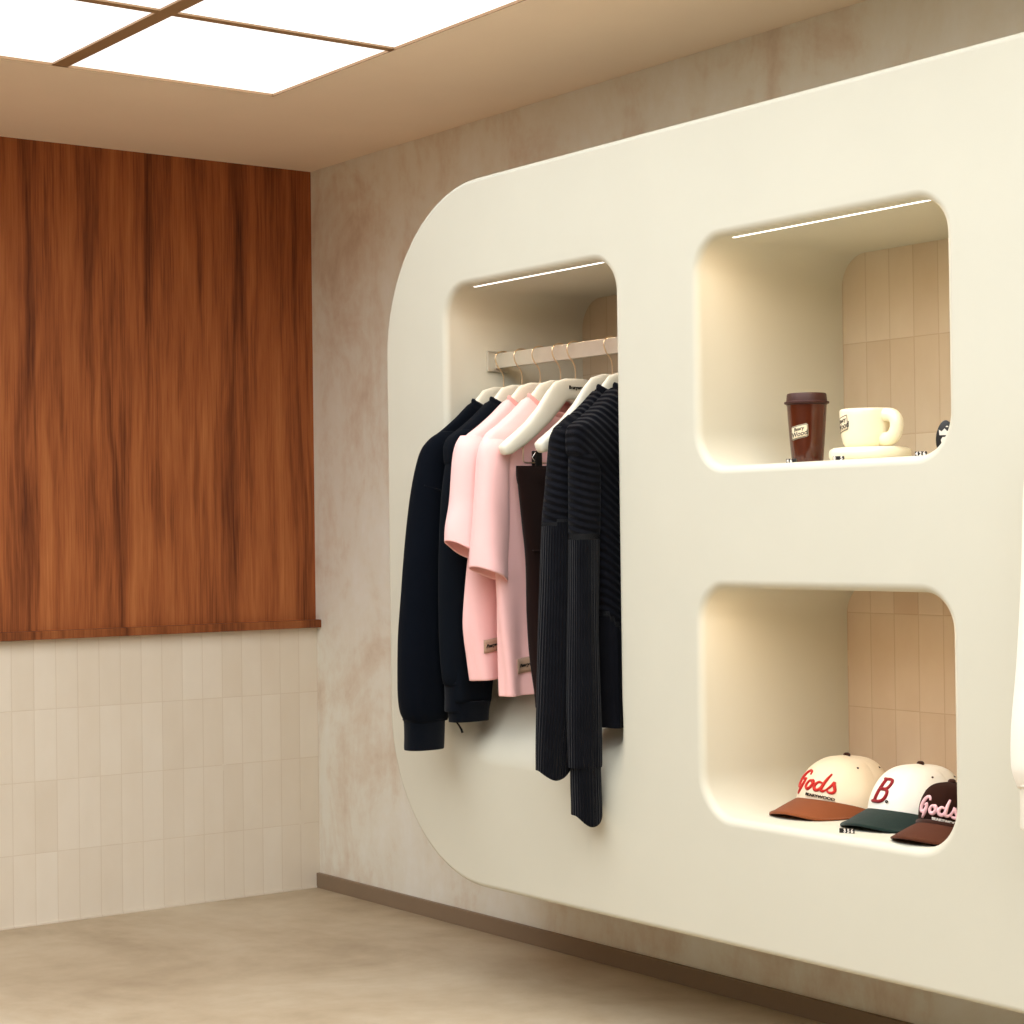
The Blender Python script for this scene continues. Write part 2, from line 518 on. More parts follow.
for x0, x1, z in ((1.437, 1.978, 1.660), (2.332, 2.882, 1.660), (2.332, 2.882, .960), (3.24, 3.75, 1.660)):
    bm = bmesh.new(); box(bm, x0, x1, -.412, -.4062, z - (.0012 if z > 1 else .0003), z + .003, .0001)
    o = obj('light_strip', bm, M['led'], unit); o['label'] = 'thin glowing light strip'
    hang = x1 < 2 or x0 > 3
    ld = bpy.data.lights.new('strip_lamp', 'AREA'); ld.shape = 'RECTANGLE'; ld.size = x1 - x0; ld.size_y = .0055
    ld.energy = .50 if hang else 1.35; ld.color = (1.0, .58, .27) if hang else (1.0, .70, .42)
    lo = bpy.data.objects.new('strip_lamp', ld); COL.objects.link(lo)
    lo.parent = o; lo.location = ((x0 + x1) / 2, -.4091, z - .0016)
for x0, x1 in ((1.358, 1.991), (3.140, 3.773)):
    bm = bmesh.new(); box(bm, x0 + .006, x1 - .006, -.299, -.285, 1.476, 1.512, .0015)
    rail = obj('hanging_rail', bm, M['nickel'], unit, False); rail['label'] = 'flat satin metal hanging rail'
    for xb in (x0 + .001, x1 - .008):
        bm = bmesh.new(); box(bm, xb, xb + .007, -.322, -.264, 1.468, 1.518, .0015)
        obj('rail_bracket', bm, M['nickel'], rail, False)

# ------------------------------------------------------------------ hangers
YC = -.292
def hanger(x, label, printed=True, dz=0, bar=False):
    t = thing('clothes_hanger', label, 'hanger', (x, YC, 1.43 + dz), 'cream clothes hangers')
    bm = bmesh.new()
    # spine of the contoured shoulder bar: y offset, z, half height, half thickness
    sp = [(-.2125, 1.2605, .006, .008), (-.209, 1.2620, .0125, .0135), (-.196, 1.268, .0165, .0160), (-.165, 1.287, .0190, .0155), (-.130, 1.3125, .0205, .0140), (-.095, 1.344, .0235, .0115),
          (-.066, 1.376, .0270, .0085), (-.045, 1.3985, .0270, .0075), (-.025, 1.4050, .0250, .0070), (0, 1.4055, .0245, .0070)]
    sp = sp + [(-a, b, c, d) for a, b, c, d in sp[-2::-1]]
    rings = []
    n = 18
    # the bar leans forward at its ends, as contoured hangers do
    for i, (y, z, hh, hx) in enumerate(sp):
        a, b = sp[max(i - 1, 0)], sp[min(i + 1, len(sp) - 1)]
        ty, tz = b[0] - a[0], b[1] - a[1]; L = math.hypot(ty, tz); ny, nz = -tz / L, ty / L
        if nz < 0: ny, nz = -ny, -nz
        lean = 0
        rg = []
        for k in range(n):
            th = 2 * PI * k / n
            c, s = math.cos(th), math.sin(th)
            c = math.copysign(abs(c) ** .7, c); s = math.copysign(abs(s) ** .7, s)
            rg.append(bm.verts.new((x + lean * .4 + hx * c, YC + y + ny * hh * s, z + dz + nz * hh * s)))
        rings.append(rg)
    for a, b in zip(rings, rings[1:]): bridge(bm, a, b)
    bm.faces.new(rings[0]); bm.faces.new(rings[-1])
    body = obj('shoulder_bar', bm, M['hanger'], t)
    bm = bmesh.new()
    tube(bm, [(x, YC + a, z + dz) for a, z in [(q.x, q.y) for q in crom([(0, 1.425, 0), (0, 1.452, 0), (-.005, 1.466, 0), (-.018, 1.481, 0), (-.0235, 1.497, 0), (-.018, 1.5095, 0), (-.006, 1.5152, 0), (.009, 1.5148, 0), (.020, 1.507, 0), (.0235, 1.496, 0)], 5)]], .0017, 8)
    obj('hook', bm, M['wire'], t)
    if printed:
        bm = text_bm('Bearywood', .0108, 0, .0006, .0003)
        for v in bm.verts: v.co = Vector((x + .0085 + v.co.z, YC + .000 + v.co.x, 1.4085 + dz + v.co.y))
        obj('lettering', bm, M['ink'], t, False)
    if bar:
        bm = bmesh.new()
        pts = [(x, YC - .153, 1.285), (x, YC - .153, 1.240), (x, YC - .149, 1.2345), (x, YC + .149, 1.2345), (x, YC + .153, 1.240), (x, YC + .153, 1.285)]
        tube(bm, pts, .0016, 8); wire = obj('trouser_bar', bm, M['wire'], t)
        for yc in (-.114, .09):
            bm = bmesh.new(); box(bm, x + .003, x + .009, YC + yc - .009, YC + yc + .009, 1.195, 1.262, .002)
            box(bm, x - .009, x - .003, YC + yc - .009, YC + yc + .009, 1.195, 1.262, .002)
            cl = obj('clip', bm, M['black'], t, True, .5)
            bm = bmesh.new(); tube(bm, [(x + .010, YC + yc - .011, 1.258), (x + .004, YC + yc - .016, 1.247), (x + .010, YC + yc - .013, 1.238)], .0016, 6)
            obj('clip_spring', bm, M['steel'], cl)
    return t

HX = [1.388, 1.463, 1.534, 1.612, 1.668, 1.802, 1.865, 1.922]
HL = ['cream hanger with the navy sweatshirt, leftmost on the rail',
      'cream hanger with the charcoal navy sweatshirt, behind the pink tees',
      'cream hanger with the rear pink tee, in front of the charcoal sweatshirt',
      'cream hanger with the front pink tee, just behind the bare hanger',
      'bare cream hanger with printed name and a wire bar clipping brown trousers',
      'cream hanger showing its rounded tip between the trousers and black knits',
      'cream hanger with the first black ribbed knit',
      'cream hanger with the rightmost black knit, cut off by the niche edge']
for k, (x, l) in enumerate(zip(HX, HL)):
    hanger(x, l, printed=k in (0, 2, 4), bar=(k == 4))

# ------------------------------------------------------------------ garments
def loft(rows, n=64, m=6, exp=2.4, fold=None, closed_top=False, rib=None, close_bottom=False):
    """rows from top to bottom: dict(z, yl, yr, x, t [half thickness], sl [height change per metre of y], dip [front neck drop])"""
    keys = ('z', 'yl', 'yr', 'x', 't', 'sl', 'dip')
    R = [[r.get(k, 0) for k in keys] for r in rows]
    dense = []
    for i in range(len(R) - 1):
        a, b, c, d = R[max(i - 1, 0)], R[i], R[i + 1], R[min(i + 2, len(R) - 1)]
        for s in range(m):
            t = s / m
            row = []
            for q in range(len(keys)):
                m0 = (c[q] - a[q]) * .5; m1 = (d[q] - b[q]) * .5
                # limit overshoot
                dd = c[q] - b[q]
                if m0 * dd <= 0: m0 = 0
                if m1 * dd <= 0: m1 = 0
                lim = 3 * abs(dd)
                m0 = max(-lim, min(lim, m0)); m1 = max(-lim, min(lim, m1))
                h00 = 2 * t ** 3 - 3 * t * t + 1; h10 = t ** 3 - 2 * t * t + t; h01 = -2 * t ** 3 + 3 * t * t; h11 = t ** 3 - t * t
                row.append(h00 * b[q] + h10 * m0 + h01 * c[q] + h11 * m1)
            dense.append(row)
    dense.append(R[-1])
    bm = bmesh.new()
    lay = bm.verts.layers.float.new('rib') if rib else None
    lam = bm.verts.layers.float.new('rib_depth') if rib else None
    rings = []
    for (z, yl, yr, x, t, sl, dip) in dense:
        cy, ay = (yl + yr) / 2, (yr - yl) / 2
        rg = []
        for k in range(n):
            th = 2 * PI * k / n
            c, s = math.cos(th), math.sin(th)
            ee = exp + 1.6 * max(0, min(1, (z - 1.20) / .06)) * (ay > .1)
            px = math.copysign(abs(c) ** (2 / ee), c); py = math.copysign(abs(s) ** (2 / ee), s)
            p = Vector((x + t * px, cy + ay * py, z + sl * ay * py - dip * max(0, c) ** 1.7))
            if fold:
                d = fold(th, p)
                p.x += d * px; p.y += d * .6 * py
            v = bm.verts.new(p)
            if rib: v[lay], v[lam] = rib(th, p)
            rg.append(v)
        rings.append(rg)
    for a, b in zip(rings, rings[1:]): bridge(bm, a, b)
    if closed_top: bm.faces.new(rings[0])
    if close_bottom: bm.faces.new(rings[-1])
    return bm

def hollow(o, th=.0022):
    md = o.modifiers.new('cloth thickness', 'SOLIDIFY'); md.thickness = th; md.offset = 0
    return o

def folds(amp, k, drift, seed, z0, z1):
    def f(th, p):
        w = min(1, max(0, (z0 - p.z) / (z0 - z1)))
        return amp * (.15 + w) * (math.sin(k * th + seed + drift * p.z) * .6 + noise.noise(Vector((p.y * 9, seed, p.z * 2.2))) * 1.0)
    return f

def seam(parent, pts, m, r=.0016):
    bm = bmesh.new(); tube(bm, crom(pts, 6), r, 6)
    return obj('seam', bm, m, parent)

def collar_ring(x, yl, yr, z, dip, t, r, flat=1.6):
    """a rib collar lying round the neck opening"""
    bm = bmesh.new(); n, k = 48, 8
    cy, ay = (yl + yr) / 2, (yr - yl) / 2
    rings = []
    for i in range(n):
        th = 2 * PI * i / n; c, s = math.cos(th), math.sin(th)
        base = Vector((x + t * c, cy + ay * s, z - dip * max(0, c) ** 1.7))
        rad = Vector((c, s * .6, 0)).normalized()
        rings.append([bm.verts.new(base + rad * r * .5 * math.cos(2 * PI * j / k) + Vector((0, 0, 1)) * r * flat * math.sin(2 * PI * j / k)) for j in range(k)])
    for i in range(n):
        a, b = rings[i], rings[(i + 1) % n]
        for j in range(k): bm.faces.new((a[j], a[(j + 1) % k], b[(j + 1) % k], b[j]))
    return bm

def T(z, yl, yr, x, t, sl=0, dip=0): return dict(z=z, yl=yl, yr=yr, x=x, t=t, sl=sl, dip=dip)

def label_patch(parent, x, y0, z0, w, h, skew, face):
    """woven label on the +x face of a tee; face(y,z) gives the x of the cloth"""
    bm = bmesh.new(); nx, nz = 10, 4
    grid = [[None] * (nz + 1) for _ in range(nx + 1)]
    for i in range(nx + 1):
        for j in range(nz + 1):
            y = y0 + w * i / nx; z = z0 + h * j / nz + skew * w * i / nx
            grid[i][j] = bm.verts.new((face(y, z) + .0018, y, z))
    for i in range(nx):
        for j in range(nz): bm.faces.new((grid[i][j], grid[i + 1][j], grid[i + 1][j + 1], grid[i][j + 1]))
    p = obj('woven_label', bm, M['patch'], parent); hollow(p, .0015); p['label'] = 'tan woven label with dark script'
    bm = text_bm('Bearywood', .0105, .35, .0004, .0003)
    for v in bm.verts:
        y = y0 + w * .5 + v.co.x; z = z0 + h * .5 + v.co.y + skew * (w * .5 + v.co.x)
        v.co = Vector((face(y, z) + .0034 + v.co.z, y, z))
    obj('lettering', bm, M['ink'], p, False)

def face_of(o):
    """nearest +x surface of a garment body, read from its mesh"""
    from mathutils.bvhtree import BVHTree
    off = Vector(o.location) + (world_loc(o.parent) if o.parent else Vector())
    tree = BVHTree.FromPolygons([v.co + off for v in o.data.vertices], [tuple(p.vertices) for p in o.data.polygons])
    def f(y, z):
        h = tree.ray_cast(Vector((5, y, z)), Vector((-1, 0, 0)))
        return h[0].x + .0022 if h[0] is not None else off.x
    return f

def tee(x, label, sl_rows, body_l, hem, seam_pts, labelspec):
    t = thing('t_shirt', label, 't-shirt', (x, YC, hem), 'pink t-shirts on the rail')
    # body: neck, shoulder slope, side, hem
    rows = [T(1.387, YC - .096, YC + .096, x, .022, 0, .045), T(1.374, YC - .112, YC + .112, x, .024, 0, .034), T(1.350, YC - .140, YC + .140, x, .026, 0, .018),
            T(1.322, YC - .178, YC + .178, x, .026, 0, .006), T(1.300, YC - .210, YC + .210, x, .027), T(1.275, YC - .222, YC + .219, x, .028), T(1.25, YC - .222, YC + .219, x, .028), T(1.20, YC - .208, YC + .205, x, .029)]
    for z, yl, yr in body_l: rows.append(T(z, yl, yr, x, .026, .05 * min(1, (1.2 - z) * 2)))
    f = folds(.010, 5, 7, x * 20, 1.3, .9)
    b = obj('body', loft(rows, 96, 6, 2.6, f), M['pink'], t); hollow(b)
    bm = loft(sl_rows, 64, 6, 2.1, folds(.006, 3, 9, x * 31, 1.28, 1.0))
    s = obj('sleeve', bm, M['pink'], t); hollow(s, .0025)
    far = [T(r['z'], 2 * YC - r['yr'] - .06, 2 * YC - r['yl'] - .08, r['x'], r['t'] * .7, -r['sl'] * .5) for r in sl_rows]
    s2 = obj('sleeve', loft(far, 40, 4, 2.1), M['pink'], t); hollow(s2, .0025)
    obj('collar', collar_ring(x, YC - .092, YC + .092, 1.386, .045, .0215, .0075), M['pinkrib'], t)
    # hem bands stand a touch proud of the cloth
    z = hem
    label_patch(t, x, *labelspec, face_of(b))
    return t

x3, x4 = HX[2], HX[3]
tee(x3, 'pink t-shirt next to the navy sweatshirts, the rear of the two',
    [T(1.300, -.520, -.440, x3, .018), T(1.278, -.533, -.445, x3 + .002, .030), T(1.24, -.540, -.462, x3 + .003, .034), T(1.15, -.549, -.464, x3 + .004, .034), T(1.08, -.562, -.474, x3 + .006, .036, -.35), T(1.036, -.566, -.478, x3 + .008, .037, -.55)],
    [(1.10, -.498, -.12), (1.0, -.512, -.16), (.88, -.519, -.25), (.79, -.505, -.33), (.742, -.496, -.36)], .742, None, (-.484, .802, .058, .030, .14))
tee(x4, 'pink t-shirt nearest the bare hanger, the front of the two',
    [T(1.294, -.508, -.430, x4, .018), T(1.270, -.524, -.440, x4 + .002, .030), T(1.22, -.531, -.456, x4 + .003, .034), T(1.11, -.541, -.456, x4 + .004, .034), T(1.03, -.548, -.462, x4 + .006, .036, -.25), T(.984, -.551, -.464, x4 + .008, .038, -.40)],
    [(1.10, -.484, -.12), (.925, -.482, -.22), (.81, -.473, -.31), (.74, -.468, -.355), (.708, -.466, -.365)], .705, None, (-.444, .756, .062, .034, .16))

def sweatshirt(name, x, label, cat, group, mat, ribm, sleeve, body, cuffz, body_extra=None, collar=True, seam_z=None, cord=False, t_body=.022):
    t = thing(name, label, cat, (x, YC, body[-1]['z']), group)
    b = obj('body', loft(body, 96, 6, 2.6, folds(.006, 4, 6, x * 13, 1.25, .8)), mat, t); hollow(b)
    s = obj('sleeve', loft(sleeve, 64, 6, 2.2, folds(.005, 3, 8, x * 17, 1.25, .7)), mat, t); hollow(s)
    # cuff
    z1, z0, yl, yr, tt, cx = cuffz
    c = obj('cuff', loft([T(z1 + .006, yl - .004, yr + .004, cx, tt + .004), T(z1, yl, yr, cx, tt), T((z0 + z1) / 2, yl + .001, yr - .002, cx, tt), T(z0 + .004, yl, yr - .004, cx, tt), T(z0, yl + .001, yr - .005, cx, tt * .96)], 64, 4, 2.4), ribm, t); hollow(c, .004)
    if seam_z: 
        pts = seam_z
        seam(t, pts, ribm, .0018)
    if collar:
        obj('collar', collar_ring(x, YC - .092, YC + .092, 1.387, .03, max(.0175, t_body * .9), .008, 1.6), ribm, t)
    # hem band
    r = body[-1]
    hb = [dict(r, z=r['z'] + .002, yl=r['yl'] - .001, yr=r['yr'] + .001, t=r['t'] + .0015), dict(r, z=r['z'] - .02, yl=r['yl'] + .004, yr=r['yr'] - .004, t=r['t']), dict(r, z=r['z'] - .045, yl=r['yl'] + .006, yr=r['yr'] - .006, t=r['t'] * .95)]
    h = obj('hem_band', loft(hb, 96, 4, 2.6), ribm, t); hollow(h, .004)
    if cord:
        bm = bmesh.new(); tube(bm, [(x + .006, -.503, r['z'] - .040), (x + .008, -.494, r['z'] - .052), (x + .008, -.487, r['z'] - .062), (x + .008, -.484, r['z'] - .070)], [.0022, .0022, .0026, .0030], 8)
        obj('drawcord', bm, ribm, t)
    return t

def body_rows(x, left, t, right=.2):
    rows = [T(1.388, YC - .096, YC + .096, x, max(.0175, t * .9), 0, .03), T(1.376, YC - .110, YC + .110, x, max(.018, t * .97), 0, .022), T(1.35, YC - .140, YC + .140, x, t, 0, .01), T(1.322, YC - .178, YC + .178, x, t), T(1.300, YC - .210, YC + .208, x, t * 1.05), T(1.275, YC - .222, YC + .219, x, t * 1.05), T(1.245, YC - .222, YC + .219, x, t * 1.05)]
    for q in left: rows.append(T(q[0], q[1], q[2] if len(q) > 2 else YC + right, x, t))
    return rows

xg1, xg2 = HX[0], HX[1]
sweatshirt('sweatshirt', xg1, 'navy sweatshirt with long cuffed sleeve, leftmost garment on the rail', 'sweatshirt', 'dark sweatshirts on the rail', M['navy'], M['navyrib'],
    [T(1.318, -.478, -.420, xg1 + .006, .014), T(1.298, -.512, -.425, xg1 + .006, .022), T(1.262, -.537, -.440, xg1 + .004, .030), T(1.18, -.556, -.466, xg1 + .002, .036), T(1.06, -.572, -.478, xg1, .040), T(.92, -.588, -.482, xg1, .043), T(.83, -.598, -.482, xg1, .045), T(.72, -.602, -.476, xg1, .046), T(.665, -.597, -.474, xg1, .042), T(.640, -.584, -.480, xg1, .032)],
    body_rows(xg1, [(1.2, -.495, -.10), (1.1, -.484, -.16), (.9, -.478, -.30), (.75, -.470, -.40), (.69, -.462, -.42)], .018),
    (.640, .575, -.584, -.484, .031, xg1), seam_z=[(xg1 + .028, -.545, 1.190), (xg1 + .041, -.515, 1.180), (xg1 + .040, -.485, 1.172)], t_body=.018)
g2 = sweatshirt('sweatshirt', xg2, 'charcoal navy sweatshirt with a drawcord at its hem, tucked behind the pink tees', 'sweatshirt', 'dark sweatshirts on the rail', M['navy2'], M['navyrib'],
    [T(1.318, -.478, -.410, xg2 + .004, .018), T(1.29, -.500, -.420, xg2 + .004, .028), T(1.24, -.512, -.430, xg2 + .004, .032), T(1.15, -.524, -.440, xg2 + .002, .034), T(1.0, -.531, -.446, xg2, .034), T(.85, -.533, -.452, xg2, .034), T(.75, -.528, -.456, xg2 - .002, .030), T(.725, -.52, -.462, xg2 - .002, .026)],
    body_rows(xg2, [(1.2, -.497, -.10), (1.1, -.494, -.15), (.9, -.505, -.28), (.78, -.515, -.38), (.685, -.515, -.405)], .027),
    (.725, .665, -.518, -.464, .024, xg2 - .002), seam_z=[(xg2 + .028, -.508, 1.20), (xg2 + .038, -.480, 1.19), (xg2 + .036, -.455, 1.184)], cord=True, t_body=.026)

# dark brown trousers in the clips
xp = HX[4]
t = thing('trousers', 'dark brown trousers clipped under the bare cream hanger', 'trousers', (xp, YC, .68))
rows = [T(1.226, -.461, -.130, xp, .009), T(1.215, -.462, -.128, xp, .013), T(1.10, -.450, -.130, xp + .002, .018), T(1.015, -.440, -.15, xp + .003, .020), T(.90, -.434, -.22, xp + .003, .021), T(.80, -.425, -.30, xp + .003, .021), T(.72, -.412, -.345, xp + .003, .02), T(.68, -.408, -.36, xp + .003, .02)]
b = obj('leg', loft(rows, 96, 6, 3.0, folds(.005, 6, 4, 3.3, 1.2, .9), closed_top=True), M['trouser'], t); hollow(b)
bm = loft([T(1.2275, -.4635, -.128, xp, .0105), T(1.205, -.4635, -.127, xp, .0155), T(1.188, -.4605, -.128, xp, .0168)], 96, 3, 3.0)
obj('waistband', bm, M['trouser'], t)
bm = bmesh.new(); tube(bm, [(xp + .0215, -.436, 1.036), (xp + .0238, -.40, 1.035), (xp + .0245, -.34, 1.035)], .0018, 6); obj('seam', bm, M['trouser'], t)

# ribbed black knits
def knit_top(x, label, sleeve, body, upper_z, body_split, group='black ribbed knits on the rail', cuff=None, dy=0):
    t = thing('ribbed_knit_top', label, 'knit top', (x, YC, .6), group)
    for rows_ in (sleeve, cuff or []):
        for q in rows_:
            q['yl'] += dy; q['yr'] += dy
            if q['z'] > 1.2: q['t'] += .004
    for q in body:
        q['yl'] = max(q['yl'], YC - .215); q['yr'] = min(q['yr'], YC + .215)
    def rb_s(th, p):
        if p.z > upper_z + .10 * (p.y + .5): return p.z / .0165 + .28 * math.sin(th) + (.55 * math.cos(th)), 1.0
        return th / (2 * PI) * 34, .42
    def rb_b(th, p):
        ridge = body_split(p.y)
        if p.z > ridge: return (p.z + .85 * (p.y + .5)) / .0185, 1.0
        return p.y / .011, .42
    b = obj('body', loft(body, 140, 14, 2.6, folds(.008, 4, 6, x * 13, 1.25, .8), rib=rb_b), M['knit'], t); hollow(b)
    s = obj('sleeve', loft(sleeve, 160, 14, 2.2, folds(.004, 3, 8, x * 17, 1.25, .7), rib=rb_s), M['knit'], t); hollow(s, .003)
    if cuff:
        c = obj('cuff', loft(cuff, 160, 5, 2.3, None, rib=lambda th, p: (th / (2 * PI) * 30, .42)), M['knit'], t); hollow(c, .004)
    obj('collar', collar_ring(x, YC - .092, YC + .092, 1.388, .03, .022, .008, 1.6), M['knit'], t)
    return t

xk1, xk2 = HX[6], HX[7]
knit_top(xk1, 'black ribbed knit top beside the brown trousers, its long sleeve hanging to a point',
    [T(1.330, -.455, -.400, xk1 + .002, .012), T(1.308, -.482, -.412, xk1 + .002, .020), T(1.283, -.500, -.425, xk1 + .002, .026), T(1.24, -.504, -.435, xk1, .029), T(1.16, -.514, -.444, xk1, .031), T(1.09, -.522, -.449, xk1, .032), T(.93, -.530, -.455, xk1, .034), T(.72, -.542, -.459, xk1, .036), T(.64, -.548, -.467, xk1, .034, .05), T(.578, -.552, -.475, xk1, .030, .25, .030)],
    body_rows(xk1, [(1.2, -.485, -.10), (1.1, -.468, -.12), (.9, -.462, -.23), (.75, -.458, -.34), (.66, -.452, -.385)], .024),
    1.10, lambda y: 1.0, dy=-.012)
knit_top(xk2, 'black ribbed knit top with diagonal ribs, rightmost on the rail, with the longest sleeve',
    [T(1.330, -.440, -.392, xk2 + .002, .012), T(1.305, -.466, -.402, xk2 + .002, .020), T(1.275, -.484, -.412, xk2 + .002, .025), T(1.21, -.489, -.420, xk2, .027), T(1.06, -.492, -.425, xk2, .029), T(.85, -.497, -.430, xk2, .031), T(.70, -.500, -.430, xk2, .032), T(.60, -.500, -.431, xk2, .031), T(.575, -.500, -.432, xk2, .030)],
    body_rows(xk2, [(1.2, -.470, -.10), (1.1, -.445, -.12), (.95, -.435, -.20), (.80, -.432, -.30), (.70, -.432, -.35), (.655, -.430, -.378)], .038),
    1.065, lambda y: .86 - 1.3 * (y + .4),
    cuff=[T(.579, -.498, -.430, xk2, .030), T(.57, -.494, -.432, xk2, .028), T(.53, -.494, -.431, xk2, .028), T(.50, -.493, -.430, xk2, .028, .1, .005), T(.480, -.493, -.430, xk2, .028, .2, .030)], dy=-.016)

# white sweatshirt in the next niche, mostly past the edge of the picture
xw = 3.176
hanger(xw, 'cream hanger with the white sweatshirt, past the two shelf niches', printed=False)
sweatshirt('sweatshirt', xw, 'white sweatshirt hanging in the next niche, its sleeve just inside the picture', 'sweatshirt', None, M['white_fab'], M['white_rib'],
    [T(1.318, -.488, -.420, xw + .002, .016), T(1.29, -.512, -.430, xw, .026), T(1.24, -.528, -.445, xw, .033), T(1.15, -.552, -.460, xw, .036), T(1.02, -.560, -.470, xw, .040), T(.85, -.573, -.475, xw, .043), T(.75, -.584, -.480, xw, .044), T(.69, -.585, -.482, xw, .042), T(.655, -.574, -.490, xw, .034)],
    body_rows(xw, [(1.2, -.495, -.10), (1.1, -.484, -.13), (.9, -.478, -.25), (.75, -.474, -.35), (.70, -.47, -.37)], .024),
    (.655, .59, -.574, -.496, .032, xw), t_body=.024)

# ------------------------------------------------------------------ baseball caps
CAM = Vector((5.2030, -3.0817, 1.0706))

class Cap:
    HC = .098
    def __init__(s, x, y, z0, face_deg, RF=.104, RS=.090, HC=.098, lean=-.010, turn=0.0):
        s.RF, s.RS, s.HC, s.lean, s.turn = RF, RS, HC, lean, turn
        s.o = Vector((x, y, z0)); a = math.radians(face_deg)
        s.d = Vector((math.cos(a), math.sin(a), 0)); s.l = Vector((-math.sin(a), math.cos(a), 0))   # facing, its left
    def base_z(s, a): return .030 * max(0, math.cos(a)) + .001
    def pt(s, a, t, off=0):
        """a: angle from the front (positive to the wearer's left), t: 0 rim .. 1 top"""
        c, q = math.cos(a), math.sin(a)
        R = 1 / math.sqrt((c / s.RF) ** 2 + (q / s.RS) ** 2)
        ph = t * PI / 2
        e = 1.62 - .12 * max(0, c)
        rr = R * (max(0, math.cos(ph)) ** (1 / e)); hh = (math.sin(ph)) ** (1.12)
        # six panels, softly puckered at the seams, and a slack crease or two
        sm = -.0011 * math.exp(-((((a + PI / 6 * 0) % (PI / 3)) - PI / 6) / .05) ** 2) * math.sin(ph * 2 * .95)
        wr = .0022 * noise.noise(Vector((c * 2.2 + s.o.x * 9, q * 2.2, t * 3))) * min(1, t * 4)
        rr += sm + wr + off * math.cos(ph)
        bz = s.base_z(a)
        z = bz + (s.HC + .010 - bz * .9) * hh + off * math.sin(ph)
        lean = s.lean * hh          # the crown sits back a little
        p = s.d * (rr * c + lean) + s.l * (rr * q)
        return s.o + Vector((p.x, p.y, z))

def cap(x, y, z0, face, label, mc, mb, letters, group='baseball caps on the lower shelf', band=None, size=()):
    C = Cap(x, y, z0, face, *size)
    t = thing('baseball_cap', label, 'cap', (x, y, z0), group)
    bm = bmesh.new(); n, m = 144, 44
    rings = []
    for j in range(m):
        tt = .985 * (j / (m - 1))
        rings.append([bm.verts.new(C.pt(2 * PI * k / n, tt)) for k in range(n)])
    for a, b in zip(rings, rings[1:]): bridge(bm, a, b)
    bm.faces.new(rings[-1])
    cr = obj('crown', bm, mc, t); hollow(cr, .001)
    # seams between the panels
    for k in range(6):
        a = k * PI / 3 + PI / 6
        bm = bmesh.new(); tube(bm, [C.pt(a, q / 20 * .97, .0002) for q in range(21)], .0007, 5)
        obj('seam', bm, mc, t)
    # button and eyelets
    top = C.pt(0, 1.0)
    bm = bmesh.new(); lathe(bm, [(0, .0052), (.004, .005), (.0068, .003), (.0075, .0005), (.007, -.002), (0, -.002)], (top.x, top.y, top.z), 20)
    obj('button', bm, M['darkbutton'], t)
    for k in range(6):
        a = k * PI / 3
        if k == 0: continue
        p = C.pt(a, .62, .0006); p2 = C.pt(a, .62, .0018)
        bm = bmesh.new(); tube(bm, [p - (p2 - p), p, p2], .0022, 10); obj('eyelet', bm, M['darkbutton'], t)
    # brim: a curved plate from the front rim outwards
    bm = bmesh.new()
    A, nb, mb_ = math.radians(76), 40, 14
    def brim(u, v, dz):
        a = -A + 2 * A * u
        p0 = C.pt(a, 0) - C.o
        f = math.cos(a / A * PI / 2) ** .80
        out = .080 * f
        dirn = (C.d * 1.0 + C.l * (math.sin(a) * .50)).normalized()
        p = p0 + dirn * out * v
        side = p.dot(C.l)
        drop = .020 * v * f + 2.6 * side * side * v * f
        p.z = p0.z - drop + .004 * (1 - v) * 0 + dz
        p.z = max(p.z, .0012 + (dz if dz > 0 else 0))
        return C.o + p
    top_, bot = [], []
    for i in range(nb + 1):
        top_.append([bm.verts.new(brim(i / nb, j / mb_, .0026)) for j in range(mb_ + 1)])
        bot.append([bm.verts.new(brim(i / nb, j / mb_, -.0006)) for j in range(mb_ + 1)])
    for i in range(nb):
        for j in range(mb_):
            bm.faces.new((top_[i][j], top_[i][j + 1], top_[i + 1][j + 1], top_[i + 1][j]))
            bm.faces.new((bot[i][j], bot[i + 1][j], bot[i + 1][j + 1], bot[i][j + 1]))
        bm.faces.new((top_[i][-1], bot[i][-1], bot[i + 1][-1], top_[i + 1][-1]))
    bmesh.ops.remove_doubles(bm, verts=bm.verts[:], dist=.0002)
    br = obj('brim', bm, mb, t)
    if band:
        bm = bmesh.new()
        pts = [C.pt(-1.5 + 3.0 * k / 30, .035, .002) for k in range(31)]
        tube(bm, pts, .0045, 8); o = obj('cord_band', bm, band, t); o['label'] = 'thin dark cord above the brim'
    for (bm, mat, nm) in letters(C):
        obj(nm, bm, mat, t, nm != 'lettering')
    return t

def on_cap(C, bm, a0, t0, sc=1.0, off=.0022, slope=0):
    """wrap a flat XY mesh (metres) round the crown"""
    for v in bm.verts:
        h = v.co.y + slope * v.co.x
        a = a0 + v.co.x / .097
        t = t0 + h / .145
        v.co = C.pt(a, t, off + v.co.z)
    return bm

STROKES = {  # script lettering as pen strokes in a unit box
 'G': [[(.62, .80), (.60, .93), (.46, .99), (.28, .86), (.12, .60), (.05, .34), (.10, .18), (.24, .17), (.36, .30), (.44, .50), (.47, .56)], [(.30, .52), (.44, .56), (.50, .57)], [(.47, .56), (.40, .28), (.28, .02), (.16, -.16)]],
 'o': [[(.34, .56), (.18, .54), (.06, .36), (.08, .20), (.20, .15), (.34, .28), (.40, .46), (.34, .56), (.30, .50), (.42, .44), (.54, .46)]],
 'd': [[(.36, .52), (.20, .54), (.06, .36), (.08, .20), (.20, .16), (.32, .28), (.42, .52)], [(.66, 1.0), (.52, .72), (.40, .40), (.36, .22), (.44, .16), (.56, .24)]],
 's': [[(-.04, .20), (.14, .40), (.28, .62), (.28, .56), (.32, .40), (.34, .26), (.26, .16), (.12, .15), (.04, .22)]]}
